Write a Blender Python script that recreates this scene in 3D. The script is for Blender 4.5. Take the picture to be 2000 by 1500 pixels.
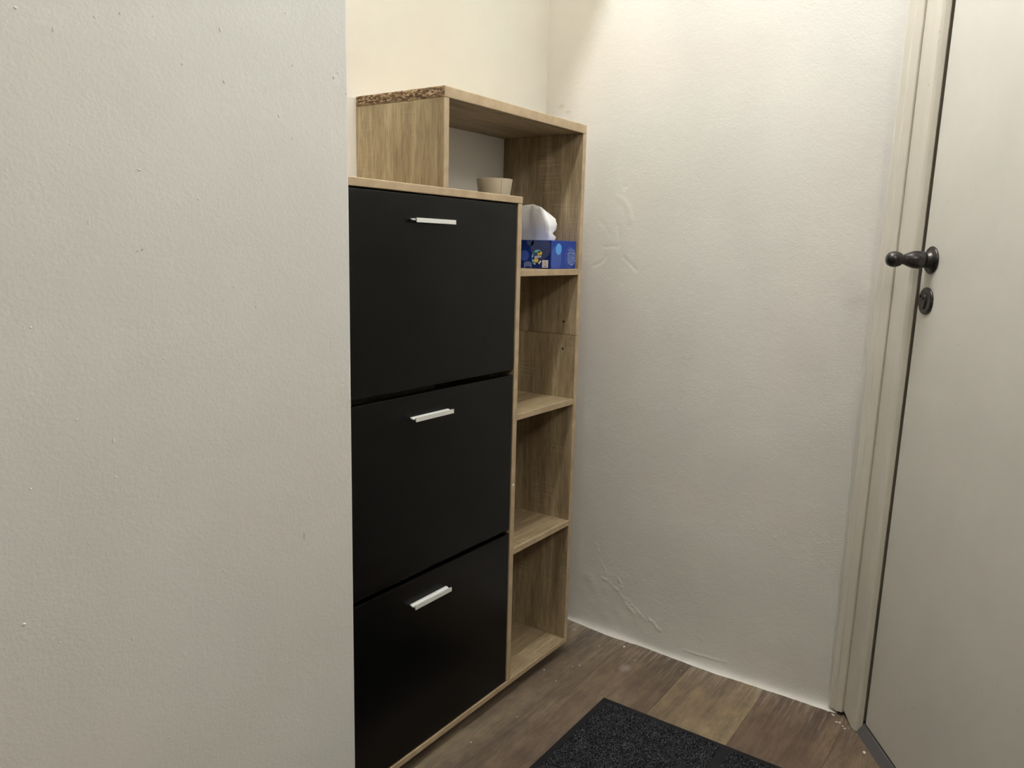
import bpy, bmesh, math, random
import numpy as np
from mathutils import Vector, Matrix, noise

# ------------------------------------------------------------------ clear
for o in list(bpy.data.objects):
    bpy.data.objects.remove(o, do_unlink=True)
S = bpy.context.scene
C = S.collection
RND = random.Random(7)

# ------------------------------------------------------------------ camera (solved from the photo's vanishing points)
cam_d = bpy.data.cameras.new('camera')
cam = bpy.data.objects.new('camera', cam_d)
C.objects.link(cam)
FPX = 1515.95
cam_d.sensor_width = 36.0
cam_d.lens = FPX / 2000 * 36
cam_d.clip_start = 0.02
CR = Matrix(((0.5783, -0.1265, 0.8060), (-0.8155, -0.1191, 0.5664), (0.0244, -0.9848, -0.1720)))
CAMZ = 1.08
m = Matrix.Identity(4)
for i in range(3):
    m[i][0] = CR[i][0]; m[i][1] = -CR[i][1]; m[i][2] = -CR[i][2]
m[2][3] = CAMZ
cam.matrix_world = m
S.camera = cam

# ------------------------------------------------------------------ world, exposure
W = bpy.data.worlds.new('world'); S.world = W; W.use_nodes = True
W.node_tree.nodes['Background'].inputs[0].default_value = (0.02, 0.02, 0.022, 1)
W.node_tree.nodes['Background'].inputs[1].default_value = 0.3
S.view_settings.view_transform = 'Standard'
S.view_settings.look = 'None'
S.view_settings.gamma = 1.0
S.view_settings.use_curve_mapping = False
S.view_settings.exposure = 0.55
# lamp strengths (W/m2-like emission); the lamps themselves are built further down
MAIN_COL, MAIN_STR = (0.98, 1.0, 1.025), 46.5
HALL_COL, HALL_STR = (1.0, 0.96, 0.875), 21.8
NICHE_FILL_COL, NICHE_FILL_STR = (1.0, 0.945, 0.825), 52.0


def px_plane(u, v, axis, c):
    """point where a photo pixel's ray meets the plane axis = c (used once, to measure positions)"""
    d = CR @ Vector(((u - 1000) / FPX, (v - 750) / FPX, 1.0))
    o = Vector((0, 0, CAMZ))
    return o + d * ((c - o[axis]) / d[axis])


# ------------------------------------------------------------------ material helpers
def mat_new(name):
    mt = bpy.data.materials.new(name); mt.use_nodes = True
    nt = mt.node_tree
    b = nt.nodes['Principled BSDF']
    return mt, nt, b


def nd(nt, typ, **kw):
    n = nt.nodes.new(typ)
    for k, v in kw.items():
        if k.startswith('in_'):
            key = k[3:]
            key = int(key) if key.isdigit() else key.replace('_', ' ')
            n.inputs[key].default_value = v
        else:
            setattr(n, k, v)
    return n


def simple(name, col, rough=0.5, metal=0.0, spec=0.5, coat=0.0):
    mt, nt, b = mat_new(name)
    b.inputs['Base Color'].default_value = (*col, 1)
    b.inputs['Roughness'].default_value = rough
    b.inputs['Metallic'].default_value = metal
    b.inputs['Specular IOR Level'].default_value = spec
    b.inputs['Coat Weight'].default_value = coat
    return mt


def ramp(nt, stops):
    r = nt.nodes.new('ShaderNodeValToRGB')
    el = r.color_ramp.elements
    while len(el) < len(stops):
        el.new(0.5)
    for e, (p, c) in zip(el, stops):
        e.position = p; e.color = (*c, 1)
    return r


def mixc(nt, a, b, fac, mode='MIX'):
    n = nt.nodes.new('ShaderNodeMix'); n.data_type = 'RGBA'; n.blend_type = mode
    for key, v in (('A', a), ('B', b)):
        s = [i for i in n.inputs if i.name == key and i.type == 'RGBA'][0]
        if isinstance(v, tuple):
            s.default_value = (*v, 1)
        else:
            nt.links.new(v, s)
    f = n.inputs[0]
    if isinstance(fac, (int, float)):
        f.default_value = fac
    else:
        nt.links.new(fac, f)
    return [o for o in n.outputs if o.type == 'RGBA'][0]


def coords(nt, scale, rnd=True, loc=(0, 0, 0)):
    tc = nt.nodes.new('ShaderNodeTexCoord')
    src = tc.outputs['Object']
    if rnd:
        oi = nt.nodes.new('ShaderNodeObjectInfo')
        mu = nd(nt, 'ShaderNodeVectorMath', operation='MULTIPLY')
        cb = nt.nodes.new('ShaderNodeCombineXYZ')
        for i in range(3):
            nt.links.new(oi.outputs['Random'], cb.inputs[i])
        nt.links.new(cb.outputs[0], mu.inputs[0]); mu.inputs[1].default_value = (7.3, 11.7, 5.1)
        ad = nd(nt, 'ShaderNodeVectorMath', operation='ADD')
        nt.links.new(src, ad.inputs[0]); nt.links.new(mu.outputs[0], ad.inputs[1])
        src = ad.outputs[0]
    mp = nt.nodes.new('ShaderNodeMapping')
    mp.inputs['Scale'].default_value = scale
    mp.inputs['Location'].default_value = loc
    nt.links.new(src, mp.inputs['Vector'])
    return mp.outputs[0]


def noise_n(nt, vec, scale=1.0, detail=4.0, rough=0.55, dist=0.0):
    n = nd(nt, 'ShaderNodeTexNoise')
    n.inputs['Scale'].default_value = scale
    n.inputs['Detail'].default_value = detail
    n.inputs['Roughness'].default_value = rough
    n.inputs['Distortion'].default_value = dist
    nt.links.new(vec, n.inputs['Vector'])
    return n.outputs['Fac']


def add_bump(nt, b, height, strength, dist):
    bp = nt.nodes.new('ShaderNodeBump')
    bp.inputs['Strength'].default_value = strength
    bp.inputs['Distance'].default_value = dist
    nt.links.new(height, bp.inputs['Height'])
    nt.links.new(bp.outputs[0], b.inputs['Normal'])
    return bp


def paint(name, col, rough=0.55, peel=0.35, mottled=0.03, scale=1.0):
    mt, nt, b = mat_new(name)
    v = coords(nt, (1, 1, 1), rnd=False)
    big = noise_n(nt, v, 4.5, 3, 0.5)
    r = ramp(nt, [(0.3, tuple(c * (1 - mottled) for c in col)), (0.7, tuple(min(1, c * (1 + mottled)) for c in col))])
    nt.links.new(big, r.inputs[0])
    tint = noise_n(nt, v, 3.1, 2, 0.5)
    r2 = ramp(nt, [(0.40, (1.0, 0.985, 0.975)), (0.60, (0.985, 1.0, 0.99))])
    nt.links.new(tint, r2.inputs[0])
    c = mixc(nt, r.outputs[0], r2.outputs[0], 1.0, 'MULTIPLY')
    nt.links.new(c, b.inputs['Base Color'])
    b.inputs['Roughness'].default_value = rough
    b.inputs['Specular IOR Level'].default_value = 0.3
    f1 = noise_n(nt, v, 210 * scale, 2, 0.6, 0.3)
    f2 = noise_n(nt, v, 70 * scale, 2, 0.5)
    ma = nd(nt, 'ShaderNodeMath', operation='MULTIPLY_ADD')
    nt.links.new(f2, ma.inputs[0]); ma.inputs[1].default_value = 0.9
    nt.links.new(f1, ma.inputs[2])
    add_bump(nt, b, ma.outputs[0], peel, 0.0012)
    return mt


def oak(name, axis):
    """printed pale oak: long streaks along `axis`, fine pores, faint saw marks across"""
    mt, nt, b = mat_new(name)
    def sc(along, across):
        return (along, across, across) if axis == 'X' else (across, across, along)
    broad = noise_n(nt, coords(nt, sc(1.6, 16)), 1, 4, 0.55, 0.6)
    mid = noise_n(nt, coords(nt, sc(5, 70)), 1, 4, 0.6, 0.3)
    fine = noise_n(nt, coords(nt, sc(26, 420)), 1, 3, 0.6)
    saw = noise_n(nt, coords(nt, sc(230, 9)), 1, 2, 0.5)
    sawmask = noise_n(nt, coords(nt, sc(7, 12)), 1, 2, 0.5)
    rb = ramp(nt, [(0.28, (0.245, 0.183, 0.106)), (0.5, (0.380, 0.297, 0.180)), (0.74, (0.51, 0.415, 0.27))])
    nt.links.new(broad, rb.inputs[0])
    rm = ramp(nt, [(0.3, (0.66, 0.62, 0.57)), (0.65, (1.10, 1.09, 1.07))])
    nt.links.new(mid, rm.inputs[0])
    c = mixc(nt, rb.outputs[0], rm.outputs[0], 0.85, 'MULTIPLY')
    rf = ramp(nt, [(0.36, (0.60, 0.56, 0.50)), (0.54, (1.04, 1.04, 1.04))])
    nt.links.new(fine, rf.inputs[0])
    c = mixc(nt, c, rf.outputs[0], 0.7, 'MULTIPLY')
    rs = ramp(nt, [(0.45, (0, 0, 0)), (0.62, (1, 1, 1))])
    nt.links.new(saw, rs.inputs[0])
    rk = ramp(nt, [(0.52, (0, 0, 0)), (0.68, (0.22, 0.22, 0.22))])
    nt.links.new(sawmask, rk.inputs[0])
    k = nd(nt, 'ShaderNodeMath', operation='MULTIPLY')
    nt.links.new(rs.outputs[0], k.inputs[0]); nt.links.new(rk.outputs[0], k.inputs[1])
    c = mixc(nt, c, (0.62, 0.51, 0.36), k.outputs[0])
    nt.links.new(c, b.inputs['Base Color'])
    b.inputs['Roughness'].default_value = 0.48
    b.inputs['Specular IOR Level'].default_value = 0.35
    add_bump(nt, b, fine, 0.12, 0.0004)
    return mt


def chipboard():
    mt, nt, b = mat_new('raw_chipboard')
    vo = nd(nt, 'ShaderNodeTexVoronoi'); vo.inputs['Scale'].default_value = 1.0
    v = coords(nt, (300, 150, 380), rnd=False)
    nz = nd(nt, 'ShaderNodeTexNoise'); nz.inputs['Scale'].default_value = 1.3
    nt.links.new(v, nz.inputs['Vector'])
    mx = nd(nt, 'ShaderNodeVectorMath', operation='MULTIPLY_ADD')
    nt.links.new(nz.outputs['Color'], mx.inputs[0]); mx.inputs[1].default_value = (1.5, 1.5, 1.5)
    nt.links.new(v, mx.inputs[2])
    nt.links.new(mx.outputs[0], vo.inputs['Vector'])
    sp = nt.nodes.new('ShaderNodeSeparateColor'); nt.links.new(vo.outputs['Color'], sp.inputs[0])
    r = ramp(nt, [(0.0, (0.05, 0.028, 0.012)), (0.35, (0.15, 0.09, 0.045)), (0.6, (0.30, 0.19, 0.10)), (0.85, (0.42, 0.29, 0.17)), (1.0, (0.60, 0.46, 0.30))])
    nt.links.new(sp.outputs[0], r.inputs[0])
    nt.links.new(r.outputs[0], b.inputs['Base Color'])
    b.inputs['Roughness'].default_value = 0.85
    add_bump(nt, b, sp.outputs[1], 0.6, 0.0015)
    return mt


def floor_wood():
    mt, nt, b = mat_new('weathered_plank')
    oi = nt.nodes.new('ShaderNodeObjectInfo')
    broad = noise_n(nt, coords(nt, (1.7, 13, 1)), 1, 5, 0.6, 0.7)
    mid = noise_n(nt, coords(nt, (8, 75, 1)), 1, 4, 0.65, 0.4)
    fine = noise_n(nt, coords(nt, (45, 480, 1)), 1, 3, 0.6)
    blotch = noise_n(nt, coords(nt, (16, 24, 1)), 1, 5, 0.65)
    rb = ramp(nt, [(0.25, (0.115, 0.085, 0.060)), (0.5, (0.195, 0.147, 0.104)), (0.66, (0.25, 0.197, 0.130)), (0.8, (0.32, 0.257, 0.165))])
    nt.links.new(broad, rb.inputs[0])
    rm = ramp(nt, [(0.3, (0.74, 0.73, 0.72)), (0.68, (1.13, 1.12, 1.10))])
    nt.links.new(mid, rm.inputs[0])
    c = mixc(nt, rb.outputs[0], rm.outputs[0], 0.9, 'MULTIPLY')
    rbl = ramp(nt, [(0.35, (0.72, 0.72, 0.74)), (0.62, (1.08, 1.06, 1.02))])
    nt.links.new(blotch, rbl.inputs[0])
    c = mixc(nt, c, rbl.outputs[0], 0.8, 'MULTIPLY')
    rf = ramp(nt, [(0.36, (0.62, 0.60, 0.58)), (0.55, (1, 1, 1))])
    nt.links.new(fine, rf.inputs[0])
    c = mixc(nt, c, rf.outputs[0], 0.45, 'MULTIPLY')
    c = mixc(nt, c, oi.outputs['Color'], 1.0, 'MULTIPLY')
    # dried plaster: thin haze swept along the right wall, one smear, scattered specks
    ge = nt.nodes.new('ShaderNodeNewGeometry')
    sx = nt.nodes.new('ShaderNodeSeparateXYZ'); nt.links.new(ge.outputs['Position'], sx.inputs[0])
    mr = nd(nt, 'ShaderNodeMapRange'); mr.inputs['From Min'].default_value = 1.70; mr.inputs['From Max'].default_value = 1.86
    nt.links.new(sx.outputs[0], mr.inputs['Value'])
    mp = nt.nodes.new('ShaderNodeMapping'); mp.inputs['Scale'].default_value = (9, 150, 1)
    nt.links.new(ge.outputs['Position'], mp.inputs['Vector'])
    st = noise_n(nt, mp.outputs[0], 1, 4, 0.6)
    rst = ramp(nt, [(0.48, (0, 0, 0)), (0.72, (0.55, 0.55, 0.55))])
    nt.links.new(st, rst.inputs[0])
    k = nd(nt, 'ShaderNodeMath', operation='MULTIPLY')
    nt.links.new(mr.outputs[0], k.inputs[0]); nt.links.new(rst.outputs[0], k.inputs[1])
    c = mixc(nt, c, (0.42, 0.40, 0.37), k.outputs[0])
    sm = px_plane(1222, 1305, 2, 0)
    mp2 = nt.nodes.new('ShaderNodeMapping')
    mp2.inputs['Location'].default_value = (-sm.x * 34, -sm.y * 55, 0); mp2.inputs['Scale'].default_value = (34, 55, 0)
    nt.links.new(ge.outputs['Position'], mp2.inputs['Vector'])
    ln = nd(nt, 'ShaderNodeVectorMath', operation='LENGTH'); nt.links.new(mp2.outputs[0], ln.inputs[0])
    wob = nd(nt, 'ShaderNodeMath', operation='MULTIPLY_ADD')
    nt.links.new(blotch, wob.inputs[0]); wob.inputs[1].default_value = 1.2
    nt.links.new(ln.outputs['Value'], wob.inputs[2])
    rsm = ramp(nt, [(0.9 / 3, (0.5, 0.5, 0.5)), (1.55 / 3, (0, 0, 0))])
    dv = nd(nt, 'ShaderNodeMath', operation='DIVIDE'); dv.inputs[1].default_value = 3
    nt.links.new(wob.outputs[0], dv.inputs[0]); nt.links.new(dv.outputs[0], rsm.inputs[0])
    c = mixc(nt, c, (0.38, 0.36, 0.31), rsm.outputs[0])
    nt.links.new(c, b.inputs['Base Color'])
    b.inputs['Roughness'].default_value = 0.55
    b.inputs['Specular IOR Level'].default_value = 0.35
    add_bump(nt, b, mid, 0.25, 0.0008)
    return mt


def carpet():
    mt, nt, b = mat_new('speckled_pile')
    v = coords(nt, (1, 1, 1), rnd=False)
    n1 = noise_n(nt, v, 330, 2, 0.6)
    n2 = noise_n(nt, v, 60, 2, 0.5)
    r = ramp(nt, [(0.38, (0.004, 0.004, 0.005)), (0.53, (0.024, 0.024, 0.028)), (0.70, (0.11, 0.11, 0.12))])
    nt.links.new(n1, r.inputs[0])
    r2 = ramp(nt, [(0.35, (0.75, 0.75, 0.76)), (0.65, (1.2, 1.2, 1.2))]); nt.links.new(n2, r2.inputs[0])
    c = mixc(nt, r.outputs[0], r2.outputs[0], 1.0, 'MULTIPLY')
    nt.links.new(c, b.inputs['Base Color'])
    b.inputs['Roughness'].default_value = 0.95
    b.inputs['Specular IOR Level'].default_value = 0.1
    return mt


def aged_paint(name, col):
    """old gloss paint with faint grime"""
    mt, nt, b = mat_new(name)
    v = coords(nt, (1, 1, 1), rnd=False)
    g = noise_n(nt, v, 6, 5, 0.6)
    r = ramp(nt, [(0.3, tuple(c * 0.955 for c in col)), (0.7, tuple(c * 1.03 for c in col))])
    nt.links.new(g, r.inputs[0])
    sp = noise_n(nt, v, 95, 2, 0.5)
    rs = ramp(nt, [(0.77, (0, 0, 0)), (0.80, (0.5, 0.5, 0.5))]); nt.links.new(sp, rs.inputs[0])
    c = mixc(nt, r.outputs[0], (0.22, 0.17, 0.10), rs.outputs[0])
    nt.links.new(c, b.inputs['Base Color'])
    b.inputs['Roughness'].default_value = 0.42
    b.inputs['Specular IOR Level'].default_value = 0.4
    f = noise_n(nt, v, 160, 2, 0.5)
    add_bump(nt, b, f, 0.10, 0.0008)
    return mt


def iron():
    mt, nt, b = mat_new('dark_worn_iron')
    v = coords(nt, (1, 1, 1), rnd=False)
    g = noise_n(nt, v, 90, 4, 0.6)
    r = ramp(nt, [(0.35, (0.028, 0.027, 0.029)), (0.7, (0.10, 0.088, 0.080))]); nt.links.new(g, r.inputs[0])
    nt.links.new(r.outputs[0], b.inputs['Base Color'])
    b.inputs['Metallic'].default_value = 0.75
    b.inputs['Roughness'].default_value = 0.30
    add_bump(nt, b, g, 0.15, 0.0008)
    return mt


def emis(name, col, strength):
    mt, nt, b = mat_new(name)
    b.inputs['Base Color'].default_value = (0.9, 0.9, 0.9, 1)
    b.inputs['Emission Color'].default_value = (*col, 1)
    b.inputs['Emission Strength'].default_value = strength
    return mt


def edge_band():
    mt, nt, b = mat_new('oak_edge_band')
    n1 = noise_n(nt, coords(nt, (30, 30, 30)), 1, 4, 0.6)
    r = ramp(nt, [(0.3, (0.385, 0.288, 0.178)), (0.7, (0.50, 0.388, 0.252))]); nt.links.new(n1, r.inputs[0])
    nt.links.new(r.outputs[0], b.inputs['Base Color'])
    b.inputs['Roughness'].default_value = 0.5
    b.inputs['Specular IOR Level'].default_value = 0.3
    return mt


M = dict(
    edge=edge_band(),
    wall_l=paint('paint_hall', (0.72, 0.715, 0.69), peel=0.34),
    wall_r=paint('paint_right', (0.72, 0.695, 0.65), peel=0.36),
    wall_b=paint('paint_alcove', (0.86, 0.84, 0.775), peel=0.12),
    wall_h=paint('paint_hall_rear', (0.42, 0.40, 0.36), peel=0.2),
    ceil=paint('paint_ceiling', (0.80, 0.78, 0.73), peel=0.2),
    oakx=oak('oak_lengthways', 'X'), oakz=oak('oak_upright', 'Z'),
    chip=chipboard(), floor=floor_wood(), pile=carpet(),
    black=simple('black_matt_laminate', (0.0015, 0.0016, 0.0016), 0.27, spec=0.24),
    white_board=simple('white_hardboard', (0.80, 0.77, 0.71), 0.6),
    alu=simple('pale_satin_aluminium', (0.80, 0.80, 0.77), 0.38, metal=0.35),
    rubber=simple('black_rubber', (0.010, 0.010, 0.011), 0.75, spec=0.25),
    door=aged_paint('cream_door_paint', (0.72, 0.685, 0.615)),
    trim=aged_paint('cream_trim_paint', (0.68, 0.635, 0.545)),
    iron=iron(),
    hole=simple('dark_hole', (0.006, 0.005, 0.005), 0.9),
    thresh=aged_paint('grey_threshold', (0.105, 0.098, 0.094)),
    plaster=simple('plaster_crumb', (0.80, 0.77, 0.70), 0.8),
    under=simple('underlay', (0.04, 0.032, 0.026), 0.9),
    ceramic=simple('cream_ceramic', (0.72, 0.65, 0.52), 0.45),
    p_seam=simple('cream_seam', (0.42, 0.36, 0.27), 0.6),
    tissue=simple('white_tissue', (0.86, 0.86, 0.85), 0.9),
    plastic_w=simple('white_plastic', (0.8, 0.79, 0.75), 0.4),
    blue_shaded=simple('carton_blue_shaded', (0.006, 0.022, 0.155), 0.5, spec=0.25),
    blue_lit=simple('carton_blue_lit', (0.016, 0.050, 0.30), 0.5, spec=0.25),
    p_slate=simple('print_slate', (0.055, 0.072, 0.165), 0.5, spec=0.25),
    p_mid=simple('print_midblue', (0.048, 0.095, 0.37), 0.5, spec=0.25),
    p_sky=simple('print_sky', (0.10, 0.34, 0.76), 0.5, spec=0.25),
    p_teal=simple('print_teal', (0.22, 0.50, 0.56), 0.35),
    p_yel=simple('print_yellow', (0.72, 0.55, 0.07), 0.35),
    p_white=simple('print_white', (0.72, 0.72, 0.70), 0.4),
    p_lilac=simple('print_lilac', (0.50, 0.47, 0.62), 0.35),
    p_pale=simple('print_pale_blue', (0.40, 0.50, 0.74), 0.5, spec=0.25),
    p_tan=simple('print_tan', (0.36, 0.20, 0.12), 0.5),
    lampbody=simple('white_lamp_metal', (0.8, 0.8, 0.78), 0.4),
    tube=emis('lit_tube', MAIN_COL, MAIN_STR), globe=emis('lit_globe', HALL_COL, HALL_STR), bulb=emis('niche_fill_glow', NICHE_FILL_COL, NICHE_FILL_STR),
)


def stain(mt, pos, size, col, amount):
    """a soft smudge of its own colour at a place on a painted surface"""
    nt = mt.node_tree
    b = nt.nodes['Principled BSDF']
    src = b.inputs['Base Color'].links[0].from_socket
    ge = nt.nodes.new('ShaderNodeNewGeometry')
    mp = nt.nodes.new('ShaderNodeMapping')
    mp.inputs['Scale'].default_value = tuple(1 / k for k in size)
    mp.inputs['Location'].default_value = tuple(-p / k for p, k in zip(pos, size))
    nt.links.new(ge.outputs['Position'], mp.inputs['Vector'])
    ln = nd(nt, 'ShaderNodeVectorMath', operation='LENGTH'); nt.links.new(mp.outputs[0], ln.inputs[0])
    nz = noise_n(nt, ge.outputs['Position'], 120, 3, 0.6)
    ad = nd(nt, 'ShaderNodeMath', operation='MULTIPLY_ADD'); nt.links.new(nz, ad.inputs[0]); ad.inputs[1].default_value = 0.7
    nt.links.new(ln.outputs['Value'], ad.inputs[2])
    r = ramp(nt, [(0.35, (amount,) * 3), (1.0, (0, 0, 0))])
    nt.links.new(ad.outputs[0], r.inputs[0])
    nt.links.new(mixc(nt, src, col, r.outputs[0]), b.inputs['Base Color'])


stain(M['wall_l'], px_plane(594, 1048, 1, 0.885), (0.006, 0.02, 0.013), (0.36, 0.34, 0.25), 0.55)
stain(M['wall_l'], px_plane(268, 491, 1, 0.885), (0.003, 0.02, 0.003), (0.20, 0.15, 0.10), 0.8)
stain(M['wall_l'], px_plane(277, 488, 1, 0.885), (0.003, 0.02, 0.003), (0.20, 0.15, 0.10), 0.8)
stain(M['wall_r'], px_plane(1095, 208, 0, 1.88), (0.03, 0.022, 0.016), (0.40, 0.37, 0.22), 0.45)
stain(M['wall_r'], px_plane(1109, 218, 0, 1.88), (0.03, 0.020, 0.010), (0.42, 0.38, 0.24), 0.4)


# ------------------------------------------------------------------ mesh helpers
def link(name, me, mat=None, parent=None, loc=(0, 0, 0)):
    o = bpy.data.objects.new(name, me)
    C.objects.link(o)
    if mat is not None:
        me.materials.append(mat)
    o.location = loc
    if parent is not None:
        o.parent = parent
    return o


def from_bm(name, bm, mat, parent=None, loc=(0, 0, 0), smooth=False):
    bmesh.ops.recalc_face_normals(bm, faces=bm.faces)
    me = bpy.data.meshes.new(name); bm.to_mesh(me); bm.free()
    if smooth:
        for p in me.polygons:
            p.use_smooth = True
    return link(name, me, mat, parent, loc)


def bm_box(x0, x1, y0, y1, z0, z1, bev=0.0, seg=1, bm=None):
    own = bm is None
    if own:
        bm = bmesh.new()
    r = bmesh.ops.create_cube(bm, size=1.0)
    for v in r['verts']:
        v.co = Vector(((x0 + x1) / 2 + v.co.x * (x1 - x0), (y0 + y1) / 2 + v.co.y * (y1 - y0), (z0 + z1) / 2 + v.co.z * (z1 - z0)))
    if bev > 0:
        es = list({e for v in r['verts'] for e in v.link_edges})
        bmesh.ops.bevel(bm, geom=es, offset=bev, segments=seg, affect='EDGES', profile=0.5)
    return bm


def box(name, b, mat, parent=None, bev=0.0, seg=1, pl=(0, 0, 0)):
    """axis-aligned board; b = world x0,x1,y0,y1,z0,z1; local origin at its centre (for the grain)"""
    c = Vector(((b[0] + b[1]) / 2, (b[2] + b[3]) / 2, (b[4] + b[5]) / 2))
    h = Vector((b[1] - b[0], b[3] - b[2], b[5] - b[4])) / 2
    bm = bm_box(-h.x, h.x, -h.y, h.y, -h.z, h.z, bev, seg)
    return from_bm(name, bm, mat, parent, c - Vector(pl))


def extrude_poly(pts, z0, z1, bm=None, shear=(0, 0)):
    """prism from a plan polygon (x, y); shear = (dx/dz, dy/dz)"""
    own = bm or bmesh.new()
    lo = [own.verts.new((x + shear[0] * z0, y + shear[1] * z0, z0)) for x, y in pts]
    hi = [own.verts.new((x + shear[0] * z1, y + shear[1] * z1, z1)) for x, y in pts]
    n = len(pts)
    own.faces.new(lo[::-1]); own.faces.new(hi)
    for i in range(n):
        own.faces.new((lo[i], lo[(i + 1) % n], hi[(i + 1) % n], hi[i]))
    return own


def lathe(prof, n=32, bm=None, axis=None):
    """prof = [(radius, height)], closed surface of revolution about local Z"""
    bm = bm or bmesh.new()
    rings = []
    for r, h in prof:
        if r < 1e-6:
            rings.append([bm.verts.new((0, 0, h))])
        else:
            rings.append([bm.verts.new((r * math.cos(2 * math.pi * i / n), r * math.sin(2 * math.pi * i / n), h)) for i in range(n)])
    for a, b in zip(rings, rings[1:]):
        for i in range(n):
            j = (i + 1) % n
            if len(a) == 1 and len(b) == 1:
                continue
            if len(a) == 1:
                bm.faces.new((a[0], b[i], b[j]))
            elif len(b) == 1:
                bm.faces.new((a[i], a[j], b[0]))
            else:
                bm.faces.new((a[i], a[j], b[j], b[i]))
    return bm


def empty(name, loc=(0, 0, 0)):
    o = bpy.data.objects.new(name, None); C.objects.link(o); o.location = loc
    o.empty_display_size = 0.05
    return o


def tag(o, label, cat, group=None, kind=None):
    o['label'] = label; o['category'] = cat
    if group: o['group'] = group
    if kind: o['kind'] = kind
    return o


def struct(o, label=None):
    o['kind'] = 'structure'
    if label: o['label'] = label
    return o


# ================================================================== THE ROOM
CEIL = 2.60
YL = 0.885          # face of the hall wall on the left
XL = 0.828          # its outer corner = left cheek of the alcove
YB = 1.2350          # alcove back wall
LINTEL = 2.03
# door wall frame: origin P0, T along the wall towards the camera, N into the room
P0 = Vector((1.8081, 0.2601, 0)); T = Vector((-0.8345, -0.551, 0)); N = Vector((-0.551, 0.8345, 0))
LEAN = 0.0219       # the old frame stands out of plumb: metres along T per metre of height


def dw(s, off, z=0.0):
    return P0 + T * s + N * off + Vector((0, 0, z))


# floor: boards running along X, each a piece of its own
fl = struct(box('floor', (-3.0, 2.1, -3.2, 1.35, -0.06, -0.006), M['under']), 'weathered grey brown wooden plank floor')
TONE = {0.108: (1.0, 0.95, 0.92, 1), 0.302: (0.86, 0.79, 0.76, 1), 0.496: (1.16, 1.13, 1.03, 1), 0.69: (0.99, 0.96, 0.95, 1), 0.884: (0.94, 0.95, 0.97, 1)}
joints = [0.496 + 0.194 * k for k in range(-20, 5)]
for r, y0 in enumerate(joints):
    y1 = y0 + 0.194
    if y1 > 1.35 or y0 < -3.2:
        continue
    x = -3.0 - RND.uniform(0.05, 1.1)
    if -0.1 < y0 < 1.0:                      # rows in view: joints kept where the photo shows none
        x = -3.0 - [0.30, 0.55, 0.12, 0.48, 0.22, 0.40][r % 6]
    while x < 2.1:
        xa, xb = max(x, -3.0), min(x + 1.85, 2.1)
        if xb - xa > 0.02:
            g = 0.0002
            o = box('plank', (xa + g, xb - g, y0 + g, y1 - g, -0.006, 0.0), M['floor'], fl, bev=0.0004, pl=fl.location)
            o.color = TONE.get(round(y0, 3)) or (lambda k_: (k_, k_ * 0.985, k_ * 0.96, 1))(RND.uniform(0.9, 1.12))
        x += 1.85

# left hall wall: solid block whose right cheek is the alcove's left side, corner rounded over
bm = bmesh.new()
pts = [(-3.0, 1.32), (-3.0, YL)]
R0 = 0.006
for k in range(7):
    a = -math.pi / 2 + k * math.pi / 12
    pts.append((XL - R0 + R0 * math.cos(a), YL + R0 + R0 * math.sin(a)))
pts += [(XL, 1.32)]
extrude_poly(pts, 0, CEIL, bm)
wl = struct(from_bm('wall_left', bm, M['wall_l']), 'off white roller painted hall wall in the foreground')

# paint drips and pimples on that wall
bm = bmesh.new()
drips = [(185, 33, 3, 3), (234, 26, 3, 3), (299, 31, 3, 2), (356, 125, 3, 3), (388, 389, 3, 3), (545, 226, 4, 6), (557, 25, 3, 3), (430, 58, 3, 8),
         (438, 160, 3, 6), (272, 332, 7, 2), (173, 433, 3, 10), (652, 150, 4, 6), (660, 142, 3, 5), (676, 183, 3, 4), (571, 270, 2, 4), (571, 128, 2, 4),
         (594, 769, 4, 3), (222, 861, 4, 8), (437, 1115, 3, 4), (593, 1101, 3, 3), (591, 1419, 3, 4), (259, 1247, 3, 8), (47, 1220, 5, 5), (117, 1255, 3, 3),
         (30, 15, 4, 4), (104, 57, 3, 8), (60, 640, 3, 3), (320, 700, 3, 3), (500, 600, 2, 4), (420, 900, 3, 3), (150, 820, 3, 3), (512, 352, 2, 3),
         (226, 932, 4, 3), (60, 955, 3, 3), (360, 1280, 3, 4), (560, 1288, 3, 3), (330, 1440, 3, 3), (640, 1330, 2, 3), (457, 560, 3, 3), (266, 493, 2, 2)]
for u, v, a, b_ in drips:
    p = px_plane(u, v, 1, YL)
    sa, sb = a * 0.00042, b_ * 0.00042
    r = bmesh.ops.create_uvsphere(bm, u_segments=8, v_segments=6, radius=1.0)
    rot = RND.uniform(-0.35, 0.35)
    for w in r['verts']:
        x, z = w.co.x * sa, w.co.z * sb
        w.co = Vector((p.x + x * math.cos(rot) - z * math.sin(rot), YL + w.co.y * 0.0008, p.z + x * math.sin(rot) + z * math.cos(rot)))
o = from_bm('paint_drip', bm, M['wall_l'], wl, smooth=True)
o['kind'] = 'stuff'

# alcove back wall and lintel over the opening
struct(box('wall_back', (XL - 0.05, 2.02, YB, YB + 0.09, 0, CEIL), M['wall_b']), 'warm cream back wall of the niche')
struct(box('wall_lintel', (XL, 1.95, YL, YL + 0.10, LINTEL, CEIL), M['wall_l'], bev=0.004, seg=2), 'painted lintel above the niche')

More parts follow.
